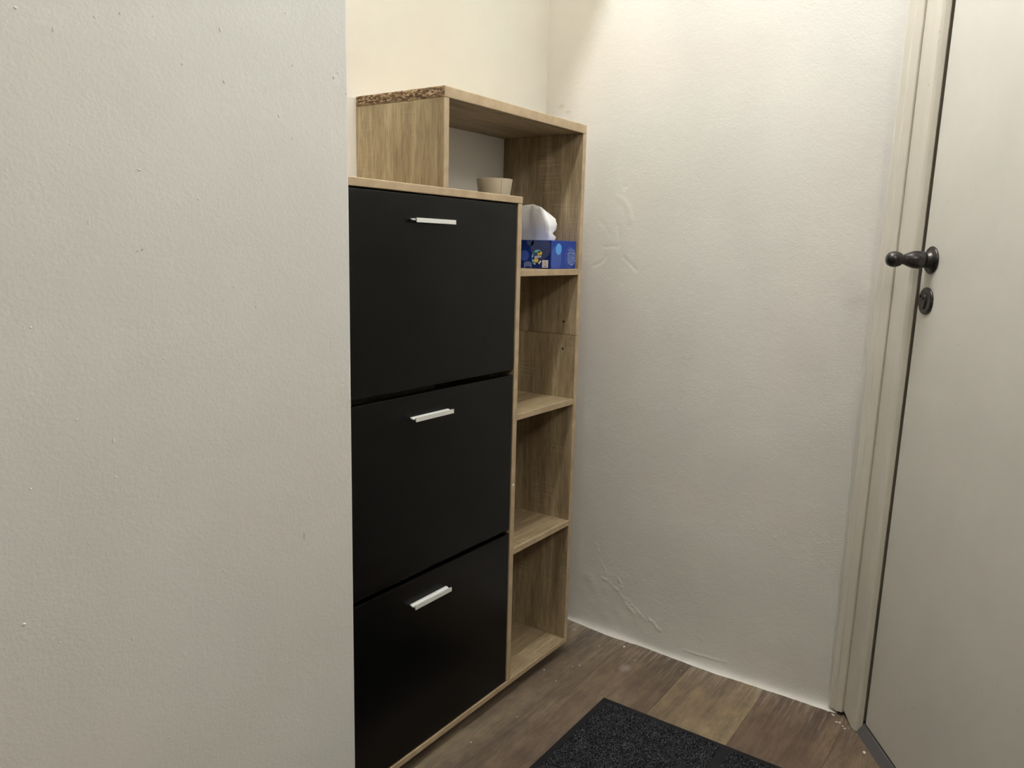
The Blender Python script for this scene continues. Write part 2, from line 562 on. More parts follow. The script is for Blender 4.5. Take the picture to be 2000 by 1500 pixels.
# right wall: a real uneven plaster surface (bow, cove at the floor, dents, ridges, cracks)
knY = [0.33, 0.415, 0.49, 0.62, 0.74, 0.86, 0.97, 1.08, 1.26]
knX = [1.864, 1.8625, 1.861, 1.857, 1.857, 1.863, 1.867, 1.874, 1.892]
ys = np.linspace(0.325, 1.26, 270)
zs = np.concatenate([0.06 * np.linspace(0, 1, 46) ** 2, np.linspace(0.064, 1.75, 420), np.linspace(1.78, CEIL, 16)])
bx = np.interp(ys, knY, knX)
ker = np.ones(25) / 25
bx = np.convolve(np.pad(bx, 12, mode='edge'), ker, 'valid')
YY, ZZ = np.meshgrid(ys, zs, indexing='ij')
XX = np.repeat(bx[:, None], len(zs), 1)
out = np.zeros_like(XX)                                   # displacement towards the room (-X)
rag = 0.75 + 0.5 * np.array([noise.noise((y * 9, 0.3, 2.1)) for y in ys])
rag2 = np.array([noise.noise((y * 60, 4.3, 2.1)) for y in ys])
hh = 0.010 + 0.006 * (rag - 0.75)
out += (0.0125 * rag)[:, None] * np.exp(-ZZ / (0.62 * hh[:, None])) + 0.003 * np.exp(-ZZ / 0.03) + (0.0015 * rag2)[:, None] * np.exp(-ZZ / 0.010)
wav = np.array([[noise.noise((y * 4, 1.7, z * 4)) + 0.5 * noise.noise((y * 11, 5.7, z * 11)) for z in zs] for y in ys])
out += 0.0011 * wav
fine = np.array([[noise.noise((y * 30, 9.7, z * 30)) for z in zs] for y in ys])
out += 0.00025 * fine * (1 + 5.0 * np.exp(-((YY - 0.98) / 0.11) ** 2 - ((ZZ - 0.09) / 0.08) ** 2))


def seg_dist(pts):
    d = np.full_like(YY, 9.0)
    for (y0, z0), (y1, z1) in zip(pts, pts[1:]):
        ly, lz = y1 - y0, z1 - z0
        L2 = ly * ly + lz * lz + 1e-12
        tt = np.clip(((YY - y0) * ly + (ZZ - z0) * lz) / L2, 0, 1)
        d = np.minimum(d, np.hypot(YY - y0 - tt * ly, ZZ - z0 - tt * lz))
    return d


def wp(*pix):
    r = []
    for u, v in pix:
        p = px_plane(u, v, 0, 1.862); r.append((p.y, p.z))
    return r


for amp, wid, pix in [
    (0.0016, 0.0032, [(1174, 1130), (1181, 1133), (1190, 1139), (1198, 1149), (1207, 1154)]),
    (0.0014, 0.0030, [(1206, 1131), (1212, 1140), (1213, 1149)]),
    (0.0011, 0.0030, [(1210, 1160), (1218, 1172), (1227, 1186), (1240, 1200)]),
    (0.0010, 0.0030, [(1220, 1168), (1236, 1184), (1250, 1200), (1262, 1212)]),
    (0.0020, 0.0028, [(1269, 1210), (1279, 1218), (1284, 1227), (1290, 1231)]),
    (0.0016, 0.0030, [(1370, 1245), (1373, 1248)]),
    (0.0013, 0.0028, [(1164, 1065), (1166, 1078)]),
    (0.0010, 0.0028, [(1174, 1100), (1183, 1120)]),
    (0.0008, 0.0030, [(1338, 1268), (1370, 1278), (1420, 1292)]),
    (-0.0016, 0.0026, [(1156, 519), (1168, 515), (1176, 508), (1181, 500)]),
    (-0.0014, 0.0026, [(1176, 483), (1188, 481), (1205, 482)]),
    (-0.0010, 0.0035, [(1216, 503), (1230, 515), (1242, 528)]),
    (0.0012, 0.0080, [(1205, 385), (1220, 395), (1228, 412), (1230, 430)]),
    (-0.0010, 0.0050, [(1206, 440), (1208, 465), (1207, 480)]),
    (-0.0008, 0.0060, [(1170, 432), (1182, 446), (1188, 458)]),
    (-0.0012, 0.0040, [(1218, 367), (1221, 364)]),
]:
    d = seg_dist(wp(*pix))
    brk = 0.85 + 0.9 * np.array([[noise.noise((y * 95, 3.1, z * 95)) for z in zs] for y in ys]) if amp > 0 and pix[0][1] > 1000 else 0.9
    out += 0.85 * amp * brk * np.exp(-(d / wid) ** 2)
(cy, cz), = wp((1195, 450))
out += 0.0014 * np.exp(-((YY - cy) / 0.045) ** 2 - ((ZZ - cz) / 0.07) ** 2)
XX = XX - out
V = np.stack([XX, YY, ZZ], -1).reshape(-1, 3)
ny, nz = XX.shape
idx = np.arange(ny * nz).reshape(ny, nz)
F = np.stack([idx[:-1, :-1], idx[:-1, 1:], idx[1:, 1:], idx[1:, :-1]], -1).reshape(-1, 4)
nv = len(V)
back = [(2.0, ys[0], 0), (2.0, ys[-1], 0), (2.0, ys[-1], CEIL), (2.0, ys[0], CEIL)]
faces = F.tolist()
faces.append([nv, nv + 1, nv + 2, nv + 3])
faces.append(list(idx[:, 0]) + [nv + 1, nv])
faces.append(list(idx[::-1, -1]) + [nv + 3, nv + 2])
faces.append(list(idx[0, ::-1]) + [nv, nv + 3])
faces.append(list(idx[-1, :]) + [nv + 2, nv + 1])
me = bpy.data.meshes.new('wall_right')
me.from_pydata(np.vstack([V, back]).tolist(), [], faces)
for i in range(len(F)):
    me.polygons[i].use_smooth = True
struct(link('wall_right', me, M['wall_r']), 'uneven cream plaster wall with cracks and ridges')

# slanting door wall: lintel above the door and the wall beyond it, then the rest of the small hall
SH = (T.x * LEAN, T.y * LEAN)


def plan(*so):
    return [(dw(s, o_).x, dw(s, o_).y) for s, o_ in so]


DW = 0.86
bm = extrude_poly(plan((-0.06, 0.0), (-0.06, -0.12), (DW + 0.16, -0.12), (DW + 0.16, 0.0)), 2.10, CEIL)
struct(from_bm('wall_door_head', bm, M['wall_r']), 'wall above the cream door')
bm = extrude_poly(plan((DW + 0.11, 0.0), (DW + 0.11, -0.12), (DW + 0.30, -0.12), (DW + 0.30, 0.0)), 0, CEIL)
struct(from_bm('wall_door_side', bm, M['wall_r']))
e = dw(DW + 0.28, 0)
struct(box('wall_hall_right', (e.x, e.x + 0.1, -3.2, e.y + 0.03, 0, CEIL), M['wall_h']))
struct(box('wall_hall_rear', (-3.0, e.x + 0.1, -3.28, -3.2, 0, CEIL), M['wall_h']))
struct(box('wall_hall_left', (-3.08, -3.0, -3.28, 1.32, 0, CEIL), M['wall_h']))
struct(box('ceiling', (-3.08, 2.1, -3.28, 1.36, CEIL, CEIL + 0.08), M['ceil']))

# door frame: casing on the right wall, stepped jamb with eased edge, threshold
XA = 1.846


def strip(name, pts, z0, z1, mat, label=None):
    bm = extrude_poly(pts, z0, z1, shear=SH)
    es = [e_ for e_ in bm.edges if abs(e_.verts[0].co.z - e_.verts[1].co.z) > 0.3]
    bmesh.ops.bevel(bm, geom=es, offset=0.0016, segments=2, affect='EDGES', profile=0.5)
    o = from_bm(name, bm, mat)
    return struct(o, label)


q = dw(-0.066, 0.0195)
q2 = dw(-0.0652, 0.0172)
casing = [(q2.x, q2.y), (XA, 0.3145), (XA + 0.001, 0.3300), (XA + 0.005, 0.3325), (XA + 0.006, 0.3450), (1.93, 0.350), (1.93, 0.26), (q.x + 0.03, q.y - 0.01)]
strip('trim_1', casing, 0.010, 2.08, M['trim'], 'narrow cream door casing against the right wall')
jamb = plan((-0.064, -0.05), (-0.064, 0.0195), (-0.016, 0.0195), (-0.004, 0.0165), (-0.001, 0.011), (0.0, -0.0005), (-0.012, -0.0015), (-0.014, -0.05))
o = strip('trim_2', jamb, 0.0, 2.08, M['trim'], 'cream door jamb with eased edge')
# worn, cut-away foot of the jamb
for v in o.data.vertices:
    if v.co.z < 0.01:
        s = (v.co - P0).dot(T)
        v.co.z = 0.002 + max(0.0, -(s + 0.012)) * 0.30
jamb2 = plan((DW, -0.03), (DW, 0.0165), (DW + 0.064, 0.0195), (DW + 0.12, 0.0195), (DW + 0.12, -0.03))
strip('trim_3', jamb2, 0, 2.08, M['trim'])
bm = extrude_poly(plan((-0.066, -0.06), (-0.066, 0.0195), (DW + 0.12, 0.0195), (DW + 0.12, -0.06)), 2.035, 2.12)
struct(from_bm('trim_4', bm, M['trim']))
bm = bmesh.new()
prof = [(-0.06, 0.0), (0.0125, 0.0), (0.0095, 0.0055), (0.0, 0.0200), (-0.004, 0.0215), (-0.06, 0.0215)]
for s in (-0.02, DW):
    for off, z in prof:
        bm.verts.new(dw(s, off, z))
bm.verts.ensure_lookup_table()
k = len(prof)
for i in range(k):
    j = (i + 1) % k
    bm.faces.new((bm.verts[i], bm.verts[j], bm.verts[k + j], bm.verts[k + i]))
bm.faces.new(bm.verts[:k]); bm.faces.new(bm.verts[k:])
struct(from_bm('trim_5', bm, M['thresh']), 'grey threshold strip under the door')

# door leaf with knob and keyhole rose (built in the wall's own frame, then placed)
door = empty('door_1', P0)
struct(door, 'flush cream painted door in a slanting wall')
BAS = Matrix((T, N, Vector((0, 0, 1)))).transposed()      # columns: along, out, up


def dloc(bm):
    """(s, off, z) -> world axes relative to P0, with the frame's lean"""
    for v in bm.verts:
        s, o_, z = v.co
        v.co = BAS @ Vector((s + LEAN * z, o_, z))
    return bm


bm = bm_box(0.0046, DW - 0.003, -0.044, -0.003, 0.0255, 2.032, 0.0022, 2)
from_bm('door_leaf', dloc(bm), M['door'], door)


def on_door(bm, s, z, off):
    """lathe axis Z -> out of the door"""
    for v in bm.verts:
        x, y, h = v.co
        v.co = BAS @ Vector((s - x, off + h, z + y))
    return bm


KS, KZ = 0.0645, 1.0775
D0 = -0.003
knob = from_bm('door_knob', on_door(lathe([(0, 0), (0.0265, 0), (0.0275, 0.002), (0.0255, 0.0045), (0.019, 0.0065), (0.0165, 0.010), (0.0158, 0.013),
        (0.0150, 0.0135), (0.0150, 0.016), (0.0160, 0.017), (0.0172, 0.024), (0.0176, 0.031), (0.0165, 0.039), (0.0140, 0.046), (0.0108, 0.053), (0.0095, 0.057),
        (0.0100, 0.059), (0.0128, 0.0625), (0.0150, 0.068), (0.0158, 0.074), (0.0150, 0.080), (0.0125, 0.0855), (0.0080, 0.0888), (0, 0.090)], 36), KS, KZ, D0), M['iron'], door, smooth=True)
knob['label'] = 'dark iron ball-ended door knob'
for dz in (0.0205, -0.0205):
    from_bm('screw', on_door(lathe([(0, 0.0046), (0.0028, 0.0046), (0.0026, 0.0054), (0, 0.0056)], 10), KS, KZ + dz, D0), M['hole'], knob, smooth=True)
ES, EZ = 0.0620, 0.9965
esc = from_bm('keyhole_rose', on_door(lathe([(0, 0), (0.0268, 0), (0.0275, 0.002), (0.0262, 0.0042), (0.0225, 0.0050), (0.0185, 0.0042), (0.0160, 0.0044), (0, 0.0044)], 36), ES, EZ, D0), M['iron'], door, smooth=True)
esc['label'] = 'round dark iron keyhole plate'
# swivelling cover: a drop-shaped boss with the keyhole
bm = bmesh.new()
ring = [(0.0068 * math.cos(a), 0.0155 * math.sin(a) - 0.001) for a in [2 * math.pi * i / 20 for i in range(20)]]
lo = [bm.verts.new((x, y, 0.004)) for x, y in ring]
hi = [bm.verts.new((x * 0.8, y * 0.85, 0.0075)) for x, y in ring]
for i in range(20):
    bm.faces.new((lo[i], lo[(i + 1) % 20], hi[(i + 1) % 20], hi[i]))
bm.faces.new(hi)
from_bm('keyhole_cover', on_door(bm, ES, EZ - 0.001, D0), M['iron'], esc)
from_bm('keyhole', on_door(lathe([(0, 0.0076), (0.0032, 0.0076), (0.0030, 0.0079), (0, 0.0080)], 14), ES, EZ + 0.005, D0), M['hole'], esc)
from_bm('screw', on_door(lathe([(0, 0.0046), (0.0030, 0.0046), (0.0028, 0.0054), (0, 0.0056)], 10), ES - 0.0175, EZ + 0.0085, D0), M['hole'], esc)

# ceiling lamps (both above the frame): a batten along the lintel side, an unseen globe assumed down the hall for fill
lamp = tag(empty('batten_lamp', (1.20, 0.63, CEIL)), 'white batten lamp on the ceiling in front of the niche', 'lamp')
box('housing', (0.76, 1.64, 0.595, 0.665, 2.555, CEIL), M['lampbody'], lamp, 0.003, pl=lamp.location)
bm = bmesh.new()
nn = 6
rr = [[bm.verts.new((x, 0.63 + 0.042 * math.cos(math.pi + math.pi * i / nn), 2.554 + 0.050 * math.sin(math.pi + math.pi * i / nn))) for i in range(nn + 1)] for x in (0.77, 1.63)]
for i in range(nn):
    bm.faces.new((rr[0][i], rr[0][i + 1], rr[1][i + 1], rr[1][i]))
for r_ in rr:
    bm.faces.new(r_)
bm.faces.new((rr[0][0], rr[1][0], rr[1][-1], rr[0][-1]))
for v in bm.verts:
    v.co -= lamp.location
from_bm('diffuser', bm, M['tube'], lamp)
lamp2 = tag(empty('fill_globe_lamp', (-0.20, -1.05, CEIL)), 'unseen globe lamp assumed further back in the hall, for fill light', 'lamp')
from_bm('canopy', lathe([(0, 0), (0.06, 0), (0.055, -0.02), (0.03, -0.03), (0, -0.03)], 24), M['lampbody'], lamp2, smooth=True)
from_bm('globe', lathe([(0, -0.028)] + [(0.20 * math.sin(a), -0.225 + 0.20 * math.cos(a)) for a in [math.pi * i / 8 for i in range(1, 8)]] + [(0, -0.425)], 14), M['globe'], lamp2, smooth=True)

lamp3 = tag(empty('niche_fill_lamp', (1.12, 1.11, CEIL)), 'added unseen fill light inside the niche, brightening its walls', 'lamp')  # added fill: lifts the niche's back wall and the shaded strip beside it
from_bm('canopy', lathe([(0, 0), (0.04, 0), (0.036, -0.015), (0.018, -0.022), (0.018, -0.055), (0, -0.055)], 20), M['lampbody'], lamp3, smooth=True)
from_bm('bulb', lathe([(0, -0.053)] + [(0.05 * math.sin(a), -0.100 + 0.05 * math.cos(a)) for a in [math.pi * i / 7 for i in range(2, 7)]] + [(0, -0.150)], 12), M['bulb'], lamp3, smooth=True)

# ================================================================== SHOE CABINET
FY, BY = 0.993, 1.2312
X0, X1 = 0.860, 1.7035
ZT, ZL = 1.3786, 1.192
cab = tag(empty('shoe_cabinet', (1.28, 1.10, 0.0)), 'tall pale oak shoe cabinet with three black flap doors and open side shelves', 'cabinet')
CL = cab.location
B = 0.0014


def cpart(name, b, mat, label=None, bev=B, parent=None):
    p = parent or cab
    pl = CL if parent is None else CL + parent.location
    o = box(name, b, mat, p, bev, 2, pl=pl)
    if label: o['label'] = label
    if mat in (M['oakx'], M['oakz']):
        o.data.materials.append(M['edge'])
        for f_ in o.data.polygons:
            if f_.normal.y < -0.3:
                f_.material_index = 1
    return o


XUL = 1.1704
tp = cpart('top_panel', (XUL, X1, FY, BY, ZT - 0.0205, ZT), M['oakx'])
# sawn end of the top panel: bare chipboard
bm = bmesh.new()
gy, gz = 90, 9
gr = [[None] * (gz + 1) for _ in range(gy + 1)]
for i in range(gy + 1):
    for j in range(gz + 1):
        y = FY + 0.0008 + (BY - FY - 0.0016) * i / gy; z = ZT - 0.0198 + 0.0190 * j / gz
        edge = i in (0, gy) or j in (0, gz)
        d = 0 if edge else 0.0004 + 0.0009 * (noise.noise((y * 180, z * 420, 3.3)) + 0.3)
        gr[i][j] = bm.verts.new((XUL - max(0, d), y, z))
for i in range(gy):
    for j in range(gz):
        bm.faces.new((gr[i][j], gr[i + 1][j], gr[i + 1][j + 1], gr[i][j + 1]))
for v in bm.verts:
    v.co -= CL + tp.location
o = from_bm('sawn_end', bm, M['chip'], tp); o['label'] = 'raw chipboard end of the top panel'
cpart('side_panel', (XUL, XUL + 0.0150, FY + 0.0006, BY, ZL, ZT - 0.0205), M['oakz'])
cpart('middle_panel', (X0, 1.4372, FY - 0.0006, BY, ZL - 0.0150, ZL), M['oakx'])
SEAM = 0.8668
up = cpart('side_panel', (1.6890, X1, FY, BY, SEAM + 0.0002, ZT - 0.0205), M['oakz'])
lowp = cpart('side_panel', (1.6890, X1, FY, BY, 0.0425, SEAM - 0.0002), M['oakz'])
for p_, z in ((up, 0.8999), (lowp, 0.8303)):
    bm = lathe([(0, 0.0004), (0.0026, 0.0004), (0.0030, 0.0002), (0.0030, 0)], 12)
    for v in bm.verts:
        x, y, h = v.co
        v.co = Vector((1.6890 - h, 1.0308 + x, z + y)) - CL - p_.location
    o = from_bm('pin_hole', bm, M['hole'], p_)
dv = cpart('divider', (1.4215, 1.4366, FY, BY, 0.0425, ZL - 0.0150), M['oakz'])
bm = lathe([(0, 0.0010), (0.0028, 0.0009), (0.0034, 0.0004), (0.0035, 0)], 16)
for v in bm.verts:
    x, y, h = v.co
    v.co = Vector((1.4279 + x, FY - h, 0.5383 + y)) - CL - dv.location
o = from_bm('screw_cap', bm, M['plastic_w'], dv); o['label'] = 'small white screw cap'
cpart('side_panel', (X0, X0 + 0.0150, FY, BY, 0.0425, ZL - 0.0150), M['oakz'])
cpart('bottom_panel', (X0, X1 - 0.001, FY, BY, 0.0285, 0.0425), M['oakx'])
for z in (1.0338, 0.7045, 0.3785):
    cpart('shelf', (1.4366, 1.6890, FY + 0.0003, BY - 0.004, z - 0.0150, z), M['oakx'])
cpart('back_panel', (1.1440, X1 - 0.002, BY, BY + 0.003, ZL - 0.02, ZT - 0.004), M['white_board'], 'white hardboard back', bev=0)
cpart('back_panel', (X0, X1 - 0.002, BY, BY + 0.003, 0.03, ZL - 0.0202), M['white_board'], bev=0)
for x in (X0 + 0.035, 1.43, X1 - 0.04):
    for y in (FY + 0.045, BY - 0.03):
        bm = lathe([(0, 0), (0.015, 0), (0.016, 0.002), (0.014, 0.0285), (0, 0.0285)], 16)
        from_bm('foot', bm, M['rubber'], cab, Vector((x, y, 0)) - CL, smooth=False)

# flap doors with strip handles
HX0, HX1 = 1.0785, 1.1905
HPROF = [(0.0, 0.0012), (0.0035, 0.0008), (0.0070, -0.0010), (0.0115, -0.0008), (0.0138, 0.0022), (0.0158, 0.0023), (0.0162, -0.0058), (0.0148, -0.0060), (0.0140, -0.0020), (0.0110, -0.0026), (0.0060, -0.0028), (0.0, -0.0010)]
FLY = FY + 0.0014
for (z0, z1, hz) in ((0.8105, 1.1742, 1.1290), (0.4320, 0.7990, 0.7550), (0.0445, 0.4222, 0.3715)):
    d = cpart('flap_door', (X0 + 0.0165, 1.4190, FLY, FLY + 0.016, z0, z1), M['black'], 'matt black flap door', bev=0.0017)
    bm = bmesh.new()
    a = [bm.verts.new((HX0, FLY - p, hz + q_)) for p, q_ in HPROF]
    b_ = [bm.verts.new((HX1, FLY - p, hz + q_)) for p, q_ in HPROF]
    k = len(HPROF)
    for i in range(k):
        bm.faces.new((a[i], a[(i + 1) % k], b_[(i + 1) % k], b_[i]))
    bm.faces.new(a); bm.faces.new(b_[::-1])
    for v in bm.verts:
        v.co -= CL + d.location
    h = from_bm('handle', bm, M['alu'], d); h['label'] = 'pale metal strip handle'

# ================================================================== THINGS ON THE SHELVES
# tissue carton: narrow end to the front, long side to the left
TX0, TX1, TY0, TY1, TZ0, TZ1 = 1.5735, 1.6878, 1.0020, 1.2190, 1.0340, 1.1012
tb = tag(empty('tissue_box', ((TX0 + TX1) / 2, (TY0 + TY1) / 2, TZ0)), 'blue printed tissue box with a white tissue pulled up, on the open shelf', 'tissue box')
TL = tb.location
car = box('carton', (TX0, TX1, TY0, TY1, TZ0, TZ1), M['blue_shaded'], tb, 0.0012, 2, pl=TL)
car.data.materials.append(M['blue_lit'])  # front and top a lighter blue, left side darker: light falloff put into the colour
for p in car.data.polygons:
    if p.normal.y < -0.7 or p.normal.z > 0.7:
        p.material_index = 1


def decal(name, face, pts, mat, lift, label=None):
    """flat print: polygon in millimetres on the carton's left ('L': u back from the front corner) or front ('F': u from the left corner) face"""
    bm = bmesh.new()
    vs = []
    for u, w in pts:
        u, w = u / 1000, w / 1000
        if face == 'L':
            u = min(max(u, 0.0013), TY1 - TY0 - 0.0013)
        else:
            u = min(max(u, 0.0013), TX1 - TX0 - 0.0013)
        w = min(max(w, 0.0013), TZ1 - TZ0 - 0.0013)
        co = Vector((TX0 - lift, TY0 + u, TZ0 + w)) if face == 'L' else Vector((TX0 + u, TY0 - lift, TZ0 + w))
        vs.append(bm.verts.new(co - TL - (car.location)))
    bm.faces.new(vs)
    me = bpy.data.meshes.new(name)
    bmesh.ops.recalc_face_normals(bm, faces=bm.faces)
    want = Vector((-1, 0, 0)) if face == 'L' else Vector((0, -1, 0))
    bm.faces.ensure_lookup_table()
    if bm.faces[0].normal.dot(want) < 0:
        bm.faces[0].normal_flip()
    bm.to_mesh(me); bm.free()
    o = link(name, me, mat, car)
    return o


def disc(cx, cy, rx, ry=None, a0=0, a1=360, n=30, rin=0):
    ry = ry or rx
    if a1 - a0 >= 360:
        return [(cx + rx * math.cos(2 * math.pi * i / n), cy + ry * math.sin(2 * math.pi * i / n)) for i in range(n)]
    o_ = [(cx + rx * math.cos(math.radians(a0 + (a1 - a0) * i / n)), cy + ry * math.sin(math.radians(a0 + (a1 - a0) * i / n))) for i in range(n + 1)]
    k_ = rin / rx
    return o_ + [(cx + k_ * rx * math.cos(math.radians(a0 + (a1 - a0) * i / n)), cy + k_ * ry * math.sin(math.radians(a0 + (a1 - a0) * i / n))) for i in range(n, -1, -1)]


def rect(cx, cy, w, h, rot=0):
    c_, s_ = math.cos(math.radians(rot)), math.sin(math.radians(rot))
    return [(cx + x * c_ - y * s_, cy + x * s_ + y * c_) for x, y in ((-w / 2, -h / 2), (w / 2, -h / 2), (w / 2, h / 2), (-w / 2, h / 2))]


# left (long) side; the visible strip is the front ~75 mm
L1, L2, L3, L4 = 0.00015, 0.0003, 0.00045, 0.0006
decal('print_circle', 'L', disc(30, 50, 29), M['p_slate'], L1)
decal('print_circle', 'L', disc(60, 63, 10), M['p_slate'], L1)
decal('print_circle', 'L', disc(18, 57, 10), M['p_lilac'], L2) if False else None
decal('print_circle', 'L', disc(18, 58, 9, a0=0, a1=359, rin=7.5), M['p_mid'], L2)
decal('print_circle', 'L', disc(76, 30, 13), M['p_mid'], L1)
# bright medallion of cut pieces (u grows to the back = leftwards in view)
for nm, pts_, mt in (
    ('print_piece', disc(40, 25, 15, 17, 300, 345, 6, 9), 'p_teal'), ('print_piece', disc(40, 25, 15, 17, 0, 55, 8, 11), 'p_teal'),
    ('print_piece', disc(32, 36, 7, 5.5), 'p_yel'), ('print_piece', disc(41, 19, 6.5, 5), 'p_yel'),
    ('print_piece', rect(37, 28, 20, 6, -12), 'p_lilac'), ('print_piece', rect(31, 15, 10, 4, 130), 'p_white'),
    ('print_piece', rect(47, 12, 8, 4, 28), 'p_white'), ('print_piece', rect(48, 36, 5, 7, 20), 'p_sky'), ('print_piece', disc(38, 41, 9, 3.5), 'p_teal')):
    decal(nm, 'L', pts_, M[mt], L3)
for i in range(9):
    decal('print_ray', 'L', rect(55 + i * 2.6, 7 + 3.5 * math.sin(i / 8 * math.pi), 0.9, 12), M['p_pale'], L2)
# forestry label: white tag, outline tree with tick, two lines of tiny lettering
decal('label_tag', 'L', rect(15.5, 11.5, 17, 18), M['p_white'], L3)
tree = [(15.5, 18.6), (11.2, 11.2), (13.6, 11.2), (13.6, 9.2), (14.6, 9.2), (14.6, 12.2), (13.0, 12.2), (15.5, 16.8), (18.0, 12.2), (16.6, 10.2), (17.4, 9.6), (19.8, 12.4)]
decal('label_tree', 'L', tree, M['p_tan'], L4)
decal('label_line', 'L', rect(15.5, 6.6, 9, 1.6), M['p_tan'], L4)
decal('label_line', 'L', rect(15.5, 4.2, 6, 0.8), M['p_tan'], L4)
# front (narrow) end
decal('print_circle', 'F', disc(22, 25, 25, 28), M['p_mid'], L1)
decal('print_circle', 'F', disc(78, 45, 26, 30, 0, 359, 40, 0), M['p_mid'], L1) if False else None
decal('print_circle', 'F', disc(48, 62, 16, 12), M['p_mid'], L1) if False else None
decal('print_oval', 'F', disc(33, 47, 13.5, 13.5), M['p_sky'], L2)
decal('print_circle', 'F', disc(92, 28, 28, 28, 100, 260, 20, 24), M['p_mid'], L1)
# round seal of small white lettering, set on its side (illegible rows in the photo)
rs_ = random.Random(3)
for i in range(9):
    cx = 76 + i * 4.4
    half = 21 * math.sqrt(max(0.05, 1 - ((i - 4) / 5.0) ** 2))
    w = 29 - half
    while w < 29 + half - 2:
        seg_l = rs_.uniform(2.2, 6.0)
        decal('seal_stroke', 'F', rect(cx + rs_.uniform(-.4, .4), w + seg_l / 2, rs_.choice((1.3, 1.7, 2.4)), seg_l), M['p_pale'], L3)
        w += seg_l + rs_.uniform(1.2, 2.2)

# tissue: one thin folded sheet standing out of the slot
bm = bmesh.new()
rings = [  # corners: A front-left fold, B front-right, C back-right, D back-left
    [(1.614, 1.034, 0.000), (1.640, 1.036, 0.000), (1.636, 1.150, 0.0), (1.618, 1.150, 0.0)],
    [(1.612, 1.030, 0.011), (1.644, 1.034, 0.010), (1.638, 1.150, 0.012), (1.612, 1.152, 0.012)],
    [(1.611, 1.036, 0.021), (1.640, 1.044, 0.018), (1.646, 1.152, 0.03), (1.607, 1.154, 0.03)],
    [(1.608, 1.032, 0.032), (1.655, 1.041, 0.027), (1.652, 1.150, 0.04), (1.602, 1.152, 0.038)],
    [(1.606, 1.036, 0.046), (1.665, 1.045, 0.040), (1.655, 1.148, 0.05), (1.600, 1.150, 0.050)],
    [(1.604, 1.042, 0.060), (1.666, 1.051, 0.053), (1.655, 1.140, 0.060), (1.598, 1.145, 0.062)],
    [(1.604, 1.049, 0.073), (1.653, 1.059, 0.065), (1.648, 1.125, 0.070), (1.599, 1.130, 0.074)],
    [(1.606, 1.056, 0.080), (1.638, 1.068, 0.075), (1.636, 1.110, 0.078), (1.603, 1.115, 0.083)],
]
nper = 12
vr = []
for ri, rg in enumerate(rings):
    row = []
    for c_ in range(4):
        p, q_ = Vector(rg[c_]), Vector(rg[(c_ + 1) % 4])
        for k in range(nper):
            t_ = k / nper
            w = p.lerp(q_, t_)
            ctr = Vector((1.622, 1.09, w.z))
            d_ = (w - ctr); d_.z = 0; d_.normalize()
            bulge = (-0.0035 if c_ == 3 else 0.003) * math.sin(math.pi * t_) * min(1, ri / 2)
            wr = (0.0065 * noise.noise((w.x * 60, w.y * 60, w.z * 16 + 3)) + 0.0022 * noise.noise((w.x * 170, w.y * 170, w.z * 120))) * min(1, ri / 1.5) * math.sin(math.pi * t_) ** 0.5
            w = w + d_ * (bulge + wr)
            w.z = TZ1 - 0.001 + w.z + 0.003 * noise.noise((w.x * 60, w.y * 60, 8.1)) * (ri / 6)
            row.append(bm.verts.new(w - TL))
    vr.append(row)
nr = 4 * nper
for a, b_ in zip(vr, vr[1:]):
    for i in range(nr):
        bm.faces.new((a[i], a[(i + 1) % nr], b_[(i + 1) % nr], b_[i]))
top = bm.verts.new(Vector((1.612, 1.082, TZ1 + 0.0865)) - TL)
for i in range(nr):
    bm.faces.new((vr[-1][i], vr[-1][(i + 1) % nr], top))
ts = from_bm('tissue', bm, M['tissue'], tb, smooth=True); ts['label'] = 'white folded tissue'

# small cream pot on the middle panel
cup = tag(empty('pot', (1.4485, 1.080, ZL)), 'small cream tapered pot on top of the black flap section', 'pot')
prof = [(0, 0), (0.0340, 0), (0.0352, 0.0010), (0.0408, 0.0395), (0.0412, 0.0402), (0.0404, 0.0408), (0.0392, 0.0400), (0.0340, 0.0040), (0, 0.0035)]
from_bm('body', lathe(prof, 48), M['ceramic'], cup, smooth=True)
ang = math.atan2(-0.52, -0.855) + 0.5
bm = bmesh.new()
for r_, z in ((0.0353, 0.002), (0.0408, 0.0390)):
    for da, dr in ((-0.016, 0.0), (0.016, 0.0), (0.016, 0.0004), (-0.016, 0.0004)):
        bm.verts.new(((r_ + dr) * math.cos(ang + da), (r_ + dr) * math.sin(ang + da), z))
bm.verts.ensure_lookup_table()
for i in range(4):
    bm.faces.new((bm.verts[i], bm.verts[(i + 1) % 4], bm.verts[4 + (i + 1) % 4], bm.verts[4 + i]))
bm.faces.new(bm.verts[:4]); bm.faces.new(bm.verts[4:])
from_bm('seam', bm, M['p_seam'], cup)

